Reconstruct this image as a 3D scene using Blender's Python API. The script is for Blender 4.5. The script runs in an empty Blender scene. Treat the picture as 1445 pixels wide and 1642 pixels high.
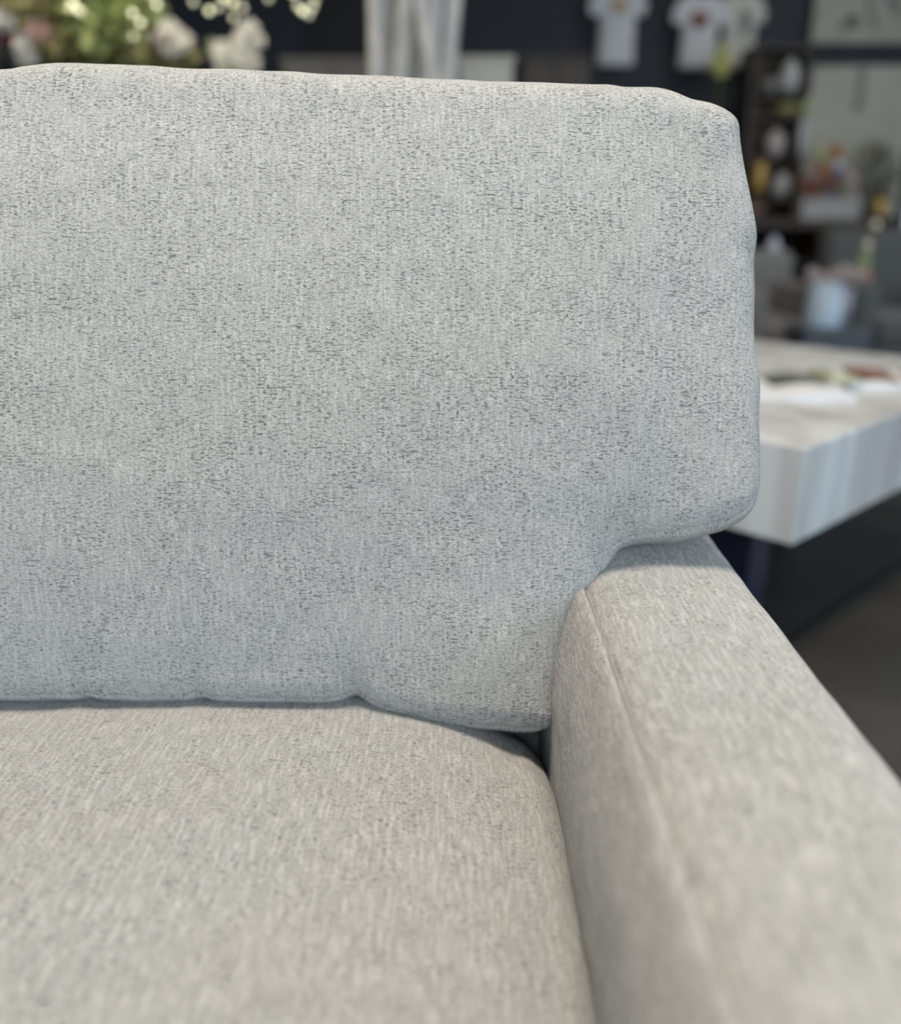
import bpy, bmesh, math, random
import numpy as np
from mathutils import Vector, Matrix, noise, geometry

random.seed(7)
scene = bpy.context.scene
C = scene.collection

# ------------------------------------------------------------------ camera
F_PX, PITCH, CAM_Z = 1450.0, math.radians(19.0), 0.98
W_PX, H_PX = 1445, 1642
cam_data = bpy.data.cameras.new('camera')
cam = bpy.data.objects.new('camera', cam_data); C.objects.link(cam)
cam.location = (0, 0, CAM_Z)
cam.rotation_euler = (math.radians(90) - PITCH, 0, 0)
cam_data.sensor_fit = 'VERTICAL'
cam_data.sensor_height = 24.0
cam_data.lens = 24.0 * F_PX / H_PX
cam_data.clip_start = 0.02
cam_data.clip_end = 60
cam_data.dof.use_dof = True
cam_data.dof.focus_distance = 0.89
cam_data.dof.aperture_fstop = cam_data.lens / 1000 / 0.0205     # pupil about 20 mm
scene.camera = cam

# ------------------------------------------------------------------ world, light, exposure
world = bpy.data.worlds.new('sky'); scene.world = world
world.use_nodes = True
bg = world.node_tree.nodes['Background']
bg.inputs[0].default_value = (0.55, 0.70, 1.0, 1); bg.inputs[1].default_value = 0.35

def area_light(name, loc, rot, sx, sy, power, color, spread=180):
    l = bpy.data.lights.new(name, 'AREA'); l.shape = 'RECTANGLE'
    l.size, l.size_y, l.energy, l.color = sx, sy, power, color
    l.spread = math.radians(spread)
    o = bpy.data.objects.new(name, l); C.objects.link(o)
    o.location = loc; o.rotation_euler = rot
    return o
# daylight entering through the shop window behind the camera
area_light('window_daylight', (1.5, -3.05, 2.0), (math.radians(86), 0, 0), 5.0, 2.0, 166, (0.775, 0.905, 1.0))
# daylight through the side window beside the coffee table
area_light('side_window_daylight', (4.25, 2.4, 1.55), (math.radians(90), 0, math.radians(90)), 4.0, 2.1, 48, (0.80, 0.91, 1.0))

vs = scene.view_settings
vs.view_transform = 'Standard'; vs.look = 'None'; vs.exposure = -0.05; vs.gamma = 1.0
vs.use_curve_mapping = False

# ------------------------------------------------------------------ helpers
def ray(x, y):
    u = (x - W_PX / 2) / F_PX; v = (H_PX / 2 - y) / F_PX
    return np.array([u, math.cos(PITCH) + v * math.sin(PITCH), -math.sin(PITCH) + v * math.cos(PITCH)])
def at(x, y, Y):
    d = ray(x, y); p = d * (Y / d[1])
    return Vector((p[0], p[1], p[2] + CAM_Z))

def mesh_obj(name, verts, faces, mat=None, parent=None, uvs=None, smooth=True):
    me = bpy.data.meshes.new(name)
    me.from_pydata([tuple(v) for v in verts], [], [tuple(f) for f in faces])
    if uvs is not None:
        uvl = me.uv_layers.new(name='UVMap')
        li = np.empty(len(me.loops), dtype=np.int32); me.loops.foreach_get('vertex_index', li)
        uvl.data.foreach_set('uv', np.asarray(uvs, dtype=np.float32)[li].ravel())
    me.polygons.foreach_set('use_smooth', [smooth] * len(me.polygons))
    me.update()
    o = bpy.data.objects.new(name, me); C.objects.link(o)
    if mat: me.materials.append(mat)
    if parent: o.parent = parent
    return o

def bm_obj(name, bm, mat=None, parent=None, smooth=False):
    bmesh.ops.recalc_face_normals(bm, faces=bm.faces)
    me = bpy.data.meshes.new(name); bm.to_mesh(me); bm.free()
    me.polygons.foreach_set('use_smooth', [smooth] * len(me.polygons))
    o = bpy.data.objects.new(name, me); C.objects.link(o)
    if mat: me.materials.append(mat)
    if parent: o.parent = parent
    return o

def empty(name, loc=(0, 0, 0), rz=0.0):
    o = bpy.data.objects.new(name, None); C.objects.link(o)
    o.location = loc; o.rotation_euler = (0, 0, rz); o.empty_display_size = 0.05
    return o
def tag(o, label, cat, group=None):
    o['label'] = label; o['category'] = cat
    if group: o['group'] = group
    return o
def struct(o, label=None):
    o['kind'] = 'structure'
    if label: o['label'] = label
    return o

def bm_box(bm, x0, x1, y0, y1, z0, z1, bev=0.0, seg=2, M=None):
    r = bmesh.ops.create_cube(bm, size=1.0)
    vs_ = r['verts']
    for v in vs_:
        v.co = Vector(((x0 + x1) / 2 + v.co.x * (x1 - x0), (y0 + y1) / 2 + v.co.y * (y1 - y0), (z0 + z1) / 2 + v.co.z * (z1 - z0)))
    if bev > 0:
        es = list({e for v in vs_ for e in v.link_edges})
        r = bmesh.ops.bevel(bm, geom=es, offset=bev, segments=seg, affect='EDGES', profile=0.5)
        vs_ = list({v for f in r['faces'] for v in f.verts} | {v for v in vs_ if v.is_valid})
    if M is not None:
        for v in vs_: v.co = M @ v.co
    return vs_
def box(name, x0, x1, y0, y1, z0, z1, mat, parent=None, bev=0.0, seg=2, smooth=False):
    bm = bmesh.new(); bm_box(bm, x0, x1, y0, y1, z0, z1, bev, seg)
    return bm_obj(name, bm, mat, parent, smooth)

def bm_lathe(bm, prof, n=24, cx=0, cy=0, cz=0):
    rings = []
    for (r, z) in prof:
        if r < 1e-6: rings.append([bm.verts.new((cx, cy, cz + z))])
        else: rings.append([bm.verts.new((cx + r * math.cos(2 * math.pi * k / n), cy + r * math.sin(2 * math.pi * k / n), cz + z)) for k in range(n)])
    for a, b in zip(rings[:-1], rings[1:]):
        for k in range(n):
            k2 = (k + 1) % n
            if len(a) == 1 and len(b) == 1: continue
            if len(a) == 1: bm.faces.new((a[0], b[k], b[k2]))
            elif len(b) == 1: bm.faces.new((a[k], b[0], a[k2]))
            else: bm.faces.new((a[k], b[k], b[k2], a[k2]))
def lathe(name, prof, mat, parent=None, n=24, loc=(0, 0, 0)):
    bm = bmesh.new(); bm_lathe(bm, prof, n, *loc)
    return bm_obj(name, bm, mat, parent, True)
def ball_prof(r, n=8, sq=1.0):
    return [(r * math.sin(math.pi * k / n) if 0 < k < n else 0.0, -r * sq * math.cos(math.pi * k / n)) for k in range(n + 1)]

def bm_tube(bm, pts, rad, n=6):
    pts = [Vector(p) for p in pts]
    rads = rad if isinstance(rad, (list, tuple)) else [rad] * len(pts)
    rings = []
    for i, p in enumerate(pts):
        d = (pts[min(i + 1, len(pts) - 1)] - pts[max(i - 1, 0)]).normalized()
        a = d.orthogonal().normalized() if abs(d.z) < 0.95 else Vector((1, 0, 0)).cross(d).normalized()
        b = d.cross(a).normalized()
        rings.append([bm.verts.new(p + (a * math.cos(2 * math.pi * k / n) + b * math.sin(2 * math.pi * k / n)) * rads[i]) for k in range(n)])
    for r1, r2 in zip(rings[:-1], rings[1:]):
        for k in range(n): bm.faces.new((r1[k], r1[(k + 1) % n], r2[(k + 1) % n], r2[k]))
    bm.faces.new(rings[0][::-1]); bm.faces.new(rings[-1])
def tube(name, pts, rad, mat, parent=None, n=6):
    bm = bmesh.new(); bm_tube(bm, pts, rad, n)
    return bm_obj(name, bm, mat, parent, True)

def child_at(o, parent):      # a part built in world coordinates under an Empty that is not at the origin
    o.parent = parent
    o.matrix_parent_inverse = Matrix.Translation(parent.location).inverted()
    return o

# ------------------------------------------------------------------ materials
def new_mat(name):
    m = bpy.data.materials.new(name); m.use_nodes = True
    nt = m.node_tree; b = nt.nodes['Principled BSDF']
    return m, nt, b
def plain(name, col, rough=0.6, noise_amt=0.12, nscale=20.0, metal=0.0, sheen=0.0, bump=0.0, emit=0.0, stretch=(1, 1, 1)):
    m, nt, b = new_mat(name); N, L = nt.nodes, nt.links
    tc = N.new('ShaderNodeTexCoord'); mp = N.new('ShaderNodeMapping'); mp.inputs['Scale'].default_value = stretch
    nz = N.new('ShaderNodeTexNoise'); nz.inputs['Scale'].default_value = nscale; nz.inputs['Detail'].default_value = 4
    L.new(tc.outputs['Object'], mp.inputs[0]); L.new(mp.outputs[0], nz.inputs['Vector'])
    rp = N.new('ShaderNodeMapRange'); rp.inputs['To Min'].default_value = 1 - noise_amt; rp.inputs['To Max'].default_value = 1 + noise_amt
    rp.inputs['From Min'].default_value = 0.3; rp.inputs['From Max'].default_value = 0.7
    L.new(nz.outputs['Fac'], rp.inputs['Value'])
    mx = N.new('ShaderNodeVectorMath'); mx.operation = 'SCALE'; mx.inputs[0].default_value = col[:3]
    L.new(rp.outputs[0], mx.inputs['Scale']); L.new(mx.outputs[0], b.inputs['Base Color'])
    b.inputs['Roughness'].default_value = rough; b.inputs['Metallic'].default_value = metal
    if sheen: b.inputs['Sheen Weight'].default_value = sheen
    if bump:
        bp = N.new('ShaderNodeBump'); bp.inputs['Strength'].default_value = bump; bp.inputs['Distance'].default_value = 0.01
        L.new(nz.outputs['Fac'], bp.inputs['Height']); L.new(bp.outputs[0], b.inputs['Normal'])
    if emit:
        L.new(mx.outputs[0], b.inputs['Emission Color']); b.inputs['Emission Strength'].default_value = emit
    return m

def fabric_material(slub_amt=0.34, tuft_amt=0.72, sw=300, sl=42):
    """Chenille weave on UVs in metres: u across, v along the slubs."""
    m, nt, b = new_mat('chenille_fabric'); N, L = nt.nodes, nt.links
    uv = N.new('ShaderNodeUVMap'); uv.uv_map = 'UVMap'
    # slight wander of the threads
    wn = N.new('ShaderNodeTexNoise'); wn.inputs['Scale'].default_value = 18; wn.inputs['Detail'].default_value = 2
    L.new(uv.outputs[0], wn.inputs['Vector'])
    wm = N.new('ShaderNodeVectorMath'); wm.operation = 'MULTIPLY_ADD'
    wm.inputs[1].default_value = (0.004, 0.004, 0); L.new(wn.outputs['Color'], wm.inputs[0]); L.new(uv.outputs[0], wm.inputs[2])
    def nz(sx, sy, detail=2, rough=0.5, off=0.0, rot=0.0):
        mp = N.new('ShaderNodeMapping'); mp.inputs['Scale'].default_value = (sx, sy, 1); mp.inputs['Location'].default_value = (off, off * 1.7, 0)
        if rot:
            r = N.new('ShaderNodeMapping'); r.inputs['Rotation'].default_value = (0, 0, rot)
            L.new(wm.outputs[0], r.inputs[0]); L.new(r.outputs[0], mp.inputs[0])
        else: L.new(wm.outputs[0], mp.inputs[0])
        t = N.new('ShaderNodeTexNoise'); t.noise_dimensions = '2D'; t.inputs['Scale'].default_value = 1; t.inputs['Detail'].default_value = detail; t.inputs['Roughness'].default_value = rough
        L.new(mp.outputs[0], t.inputs['Vector']); return t.outputs['Fac']
    def rng(s, a, c, lo=0.0, hi=1.0):
        r = N.new('ShaderNodeMapRange'); r.inputs['From Min'].default_value = a; r.inputs['From Max'].default_value = c
        r.inputs['To Min'].default_value = lo; r.inputs['To Max'].default_value = hi; L.new(s, r.inputs['Value']); return r.outputs[0]
    def mth(op, a, c):
        n = N.new('ShaderNodeMath'); n.operation = op
        for i, s in enumerate((a, c)):
            if isinstance(s, (int, float)): n.inputs[i].default_value = s
            else: L.new(s, n.inputs[i])
        return n.outputs[0]
    slub = rng(nz(sw, sl, 2, 0.5), 0.42, 0.72)                  # long soft slubs along the warp
    tuft = rng(nz(330, 400, 3, 0.75, 3.1, 0.5), 0.22, 0.78)       # little tufts
    gap = rng(nz(210, 640, 2, 0.55, 7.7), 0.56, 0.68)             # short dark gaps across the warp
    gapb = rng(nz(60, 520, 1, 0.5, 12.3), 0.66, 0.78)             # a few longer dark picks
    patch = rng(nz(22, 22, 3, 0.6, 5.5), 0.30, 0.70)              # where gaps open up
    fine = rng(nz(900, 900, 2, 0.6, 9.1), 0.3, 0.7)
    g = mth('MULTIPLY', mth('MAXIMUM', gap, gapb), rng(patch, 0, 1, 0.35, 1.0))
    h = mth('ADD', mth('MULTIPLY', slub, slub_amt), mth('MULTIPLY', tuft, tuft_amt))
    h = mth('ADD', h, mth('MULTIPLY', fine, 0.34))
    h = mth('SUBTRACT', h, mth('MULTIPLY', g, 1.05))
    cr = N.new('ShaderNodeValToRGB'); e = cr.color_ramp.elements
    e[0].position = 0.0; e[0].color = (0.17, 0.169, 0.166, 1)
    e[1].position = 1.0; e[1].color = (0.72, 0.717, 0.705, 1)
    k = cr.color_ramp.elements.new(0.42); k.color = (0.455, 0.453, 0.444, 1)
    k = cr.color_ramp.elements.new(0.75); k.color = (0.57, 0.567, 0.556, 1)
    L.new(rng(h, -0.25, 1.05), cr.inputs[0])
    L.new(cr.outputs[0], b.inputs['Base Color'])
    b.inputs['Roughness'].default_value = 0.9
    b.inputs['Specular IOR Level'].default_value = 0.15
    b.inputs['Sheen Weight'].default_value = 0.5; b.inputs['Sheen Roughness'].default_value = 0.45
    bp = N.new('ShaderNodeBump'); bp.inputs['Strength'].default_value = 0.85; bp.inputs['Distance'].default_value = 0.0022
    L.new(h, bp.inputs['Height']); L.new(bp.outputs[0], b.inputs['Normal'])
    return m

FAB = fabric_material()
FAB_H = fabric_material(0.50, 0.70, 250, 40)       # the same cloth laid flat, slubs standing out more
M_DUST = plain('black_dust_cloth', (0.012, 0.014, 0.02), 0.9)
M_DARKWOOD = plain('dark_wood', (0.035, 0.022, 0.015), 0.5, 0.35, 8, stretch=(1, 1, 8))
M_BROWNWOOD = plain('brown_wood', (0.11, 0.06, 0.035), 0.5, 0.35, 8, stretch=(6, 6, 1))
M_NAVY = plain('navy_wall_paint', (0.024, 0.030, 0.040), 0.75, 0.10, 3)
M_BLACK = plain('black_paint', (0.004, 0.004, 0.005), 0.6)
M_CEIL = plain('ceiling_paint', (0.42, 0.42, 0.41), 0.9, 0.04, 4)
M_WALL = plain('side_wall_paint', (0.28, 0.28, 0.28), 0.85, 0.06, 3)
M_TRIM = plain('trim_paint', (0.02, 0.02, 0.022), 0.6)
M_WHITEC = plain('white_ceramic', (0.72, 0.72, 0.72), 0.3, 0.03)
M_BLUEC = plain('pale_blue_glaze', (0.40, 0.50, 0.60), 0.35, 0.06)
M_GREYF = plain('grey_upholstery', (0.17, 0.165, 0.16), 0.9, 0.2, 60, sheen=0.2)
M_DGREYF = plain('dark_grey_upholstery', (0.085, 0.092, 0.092), 0.9, 0.25, 50, sheen=0.2)
M_COTTON = plain('white_cotton', (0.62, 0.63, 0.66), 0.9, 0.06, 6)
M_COTTON2 = plain('cream_cotton', (0.56, 0.56, 0.52), 0.9, 0.06, 6)
M_PRINT = plain('brown_print', (0.17, 0.045, 0.025), 0.8, 0.3, 40)
M_PRINTG = plain('grey_print', (0.16, 0.16, 0.15), 0.8, 0.3, 40)
M_LEAF = plain('green_leaf', (0.46, 0.53, 0.22), 0.55, 0.40, 12)
M_LEAF2 = plain('olive_leaf', (0.26, 0.24, 0.10), 0.55, 0.35, 12)
M_LEAFP = plain('pale_leaf', (0.36, 0.42, 0.22), 0.6, 0.25, 12)
M_STEM = plain('green_stem', (0.08, 0.10, 0.03), 0.7)
M_WPETAL = plain('white_petal', (0.72, 0.70, 0.63), 0.7, 0.08)
M_PINK = plain('pink_petal', (0.40, 0.33, 0.33), 0.7, 0.15)
M_DPINK = plain('dusty_pink_petal', (0.35, 0.23, 0.21), 0.7, 0.2)
M_RED = plain('dark_red_petal', (0.16, 0.02, 0.02), 0.7, 0.2)
M_ORANGE = plain('orange_petal', (0.36, 0.14, 0.05), 0.7, 0.2)
M_TERRA = plain('terracotta_petal', (0.17, 0.075, 0.055), 0.7, 0.25)
M_VIOLET = plain('violet_petal', (0.09, 0.08, 0.20), 0.7, 0.2)
M_YELLOW = plain('yellow_green_petal', (0.42, 0.44, 0.16), 0.7, 0.15)
M_BRASS = plain('aged_brass', (0.42, 0.27, 0.09), 0.4, 0.2, 14, metal=0.6)
M_BARK = plain('white_birch_bark', (0.47, 0.47, 0.46), 0.8, 0.30, 7, bump=0.4, stretch=(3, 3, 0.9))
M_PALE = plain('pale_grey_paint', (0.40, 0.40, 0.375), 0.6, 0.04)
M_MIDGREY = plain('mid_grey_paint', (0.115, 0.115, 0.11), 0.6, 0.05)
M_METAL = plain('dark_metal', (0.02, 0.022, 0.03), 0.35, 0.1, metal=0.5)
M_NAVYLAC = plain('navy_lacquer', (0.012, 0.014, 0.035), 0.25, 0.1)
M_STONEC = plain('stone_white_ceramic', (0.42, 0.42, 0.43), 0.4, 0.05)
M_PAPER = plain('white_paper', (0.78, 0.80, 0.84), 0.5, 0.02)

# ------------------------------------------------------------------ room shell
XL, XR, YF, YB, ZC = -4.4, 4.4, -3.2, 6.5, 3.2
def tile_mat(i):
    c = [(0.036, 0.036, 0.035), (0.039, 0.037, 0.035), (0.038, 0.039, 0.039)][i]
    return plain('charcoal_tile', c, 0.42, 0.25, 3.0, bump=0.03)
M_TILES = [tile_mat(i) for i in range(3)]
M_GROUT = plain('dark_grout', (0.008, 0.008, 0.008), 0.9)
floor = struct(box('floor', XL, XR, YF, YB, -0.10, -0.012, M_GROUT), 'charcoal stone tile floor')
# diagonal large-format tiles, cut at the walls
TA = math.radians(44.3)
te1, te2 = Vector((math.cos(TA), math.sin(TA), 0)), Vector((-math.sin(TA), math.cos(TA), 0))
org = Vector((0.853, 1.988, 0)); TS = 1.6; GW = 0.024
for i in range(-8, 8):
    for j in range(-8, 8):
        bm = bmesh.new()
        c0 = org + te1 * (i * TS - 0.5) + te2 * (j * TS)
        M = Matrix(((te1.x, te2.x, 0, c0.x), (te1.y, te2.y, 0, c0.y), (0, 0, 1, 0), (0, 0, 0, 1)))
        bm_box(bm, GW / 2, TS - GW / 2, GW / 2, TS - GW / 2, -0.012, 0.0, M=M)
        for co, no in (((XL, 0, 0), (-1, 0, 0)), ((XR, 0, 0), (1, 0, 0)), ((0, YF, 0), (0, -1, 0)), ((0, YB, 0), (0, 1, 0))):
            g = bm.verts[:] + bm.edges[:] + bm.faces[:]
            if not g: break
            r = bmesh.ops.bisect_plane(bm, geom=g, plane_co=co, plane_no=no, clear_outer=True)
            ed = [e for e in r['geom_cut'] if isinstance(e, bmesh.types.BMEdge)]
            if ed: bmesh.ops.holes_fill(bm, edges=ed)
        if len(bm.faces) < 4: bm.free(); continue
        bm_obj('tile', bm, M_TILES[(i * 2 + j * 5 + (i * j) % 3) % 3], floor)
struct(box('ceiling', XL, XR, YF, YB, ZC, ZC + 0.1, M_CEIL))
struct(box('wall_back', XL, XR, YB, YB + 0.12, 0, ZC, M_NAVY), 'dark navy painted back wall')
struct(box('wall_left', XL - 0.12, XL, YF, YB, 0, ZC, M_WALL))
WY0, WY1, SZ0, SZ1 = 0.4, 4.4, 0.5, 2.6
bm = bmesh.new()
bm_box(bm, XR, XR + 0.12, YF, WY0, 0, ZC); bm_box(bm, XR, XR + 0.12, WY1, YB, 0, ZC)
bm_box(bm, XR, XR + 0.12, WY0, WY1, 0, SZ0); bm_box(bm, XR, XR + 0.12, WY0, WY1, SZ1, ZC)
struct(bm_obj('wall_right', bm, M_WALL))
# street side: a wall with a wide shop window
WX0, WX1, WZ0, WZ1 = -1.0, 4.0, 0.95, 3.05
bm = bmesh.new()
bm_box(bm, XL, WX0, YF - 0.12, YF, 0, ZC); bm_box(bm, WX1, XR, YF - 0.12, YF, 0, ZC)
bm_box(bm, WX0, WX1, YF - 0.12, YF, 0, WZ0); bm_box(bm, WX0, WX1, YF - 0.12, YF, WZ1, ZC)
struct(bm_obj('wall_front', bm, M_WALL))
win = struct(empty('window_1', ((WX0 + WX1) / 2, YF - 0.06, WZ0)), 'wide shop window')
bm = bmesh.new()
for x in (WX0, WX0 + 1.65, WX0 + 3.30, WX1 - 0.05): bm_box(bm, x, x + 0.05, YF - 0.09, YF - 0.03, WZ0, WZ1)
for z in (WZ0, WZ1 - 0.05): bm_box(bm, WX0, WX1, YF - 0.09, YF - 0.03, z, z + 0.05)
child_at(bm_obj('window_frame', bm, M_TRIM), win)
mg, ntg, bg_ = new_mat('clear_glass'); bg_.inputs['Transmission Weight'].default_value = 1; bg_.inputs['Roughness'].default_value = 0; bg_.inputs['IOR'].default_value = 1.1
for k in range(3):
    x0 = WX0 + 0.05 + 1.65 * k
    child_at(box('pane', x0, x0 + 1.60 + (0.0 if k < 2 else -0.0), YF - 0.064, YF - 0.056, WZ0 + 0.05, WZ1 - 0.05, mg), win)
win2 = struct(empty('window_2', (XR + 0.06, (WY0 + WY1) / 2, SZ0)), 'side window beside the coffee table')
bm = bmesh.new()
for y in (WY0, WY0 + 1.975, WY1 - 0.05): bm_box(bm, XR + 0.03, XR + 0.09, y, y + 0.05, SZ0, SZ1)
for z in (SZ0, SZ1 - 0.05): bm_box(bm, XR + 0.03, XR + 0.09, WY0, WY1, z, z + 0.05)
child_at(bm_obj('window_frame', bm, M_TRIM), win2)
for y in (WY0 + 0.05, WY0 + 2.025): child_at(box('pane', XR + 0.056, XR + 0.064, y, y + 1.925, SZ0 + 0.05, SZ1 - 0.05, mg), win2)
struct(box('baseboard_back', XL, XR, YB - 0.015, YB, 0, 0.12, M_TRIM))
struct(box('baseboard_left', XL, XL + 0.015, YF, YB - 0.015, 0, 0.12, M_TRIM))
struct(box('baseboard_right', XR - 0.015, XR, YF, YB - 0.015, 0, 0.12, M_TRIM))
# black double door in the back wall behind the birch poles
pa, pb = at(512, 60, YB), at(603, 60, YB)
d1 = struct(empty('door_1', ((pa.x + pb.x) / 2, YB - 0.03, 0)), 'black door in the navy back wall')
child_at(box('door_panel', pa.x + 0.03, pb.x - 0.03, YB - 0.04, YB, 0, 2.6, M_BLACK, bev=0.004), d1)
bm = bmesh.new()
bm_box(bm, pa.x - 0.03, pa.x + 0.03, YB - 0.05, YB, 0, 2.66); bm_box(bm, pb.x - 0.03, pb.x + 0.03, YB - 0.05, YB, 0, 2.66)
bm_box(bm, pa.x + 0.03, pb.x - 0.03, YB - 0.05, YB, 2.6, 2.66)
child_at(bm_obj('door_frame', bm, M_BLACK), d1)
child_at(tube('door_handle', [(pa.x + 0.09, YB - 0.045, 0.9), (pa.x + 0.09, YB - 0.085, 0.92), (pa.x + 0.09, YB - 0.085, 1.18), (pa.x + 0.09, YB - 0.045, 1.2)], 0.01, M_METAL), d1)

# ------------------------------------------------------------------ ceiling lamps
M_LAMPG = plain('lamp_diffuser', (1.0, 0.86, 0.66), 0.5, 0.0, emit=4.0)
def ceiling_lamp(x, y, power, label, size=0.6):
    t = tag(empty('ceiling_lamp', (x, y, ZC)), label, 'lamp', 'ceiling lamps')
    h = size / 2; zt = ZC - 0.001
    bm = bmesh.new()
    bm_box(bm, x - h - 0.03, x - h, y - h - 0.03, y + h + 0.03, zt - 0.06, zt); bm_box(bm, x + h, x + h + 0.03, y - h - 0.03, y + h + 0.03, zt - 0.06, zt)
    bm_box(bm, x - h, x + h, y - h - 0.03, y - h, zt - 0.06, zt); bm_box(bm, x - h, x + h, y + h, y + h + 0.03, zt - 0.06, zt)
    child_at(bm_obj('lamp_housing', bm, M_TRIM), t)
    child_at(box('diffuser', x - h, x + h, y - h, y + h, zt - 0.045, zt - 0.03, M_LAMPG), t)
    l = area_light('lamp_glow', (x, y, ZC - 0.075), (0, 0, 0), size, size, power, (1.0, 0.88, 0.725), 150)
    child_at(l, t)
ceiling_lamp(-0.25, 0.55, 43, 'square ceiling lamp over the sofa')
ceiling_lamp(1.6, 2.2, 11, 'square ceiling lamp over the coffee table')
ceiling_lamp(-1.2, 3.0, 26, 'square ceiling lamp over the flower display')

ceiling_lamp(1.9, 4.7, 6, 'added square ceiling lamp lifting the light before the console table')  # unseen lamp, added to brighten the back of the shop

# ------------------------------------------------------------------ soft cushions
def catmull(pts, closed=True, step=0.005):
    P = np.asarray(pts, float); n = len(P); out = []
    for i in range(n if closed else n - 1):
        p0, p1, p2, p3 = (P[(i - 1) % n], P[i], P[(i + 1) % n], P[(i + 2) % n]) if closed else (P[max(i - 1, 0)], P[i], P[i + 1], P[min(i + 2, n - 1)])
        m = max(1, int(np.linalg.norm(p2 - p1) / step))
        for k in range(m):
            t = k / m
            out.append(0.5 * ((2 * p1) + (-p0 + p2) * t + (2 * p0 - 5 * p1 + 4 * p2 - p3) * t * t + (-p0 + 3 * p1 - 3 * p2 + p3) * t ** 3))
    out = np.array(out)
    # even arc length
    Q = np.vstack([out, out[:1]]) if closed else out
    L = np.concatenate([[0], np.cumsum(np.linalg.norm(np.diff(Q, axis=0), axis=1))])
    m = int(L[-1] / step); s = np.linspace(0, L[-1], m, endpoint=not closed)
    return np.stack([np.interp(s, L, Q[:, k]) for k in range(P.shape[1])], 1)

def smooth_loop(a, n):
    for _ in range(n): a = (np.roll(a, 1, 0) + a * 2 + np.roll(a, -1, 0)) / 4
    return a

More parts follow.
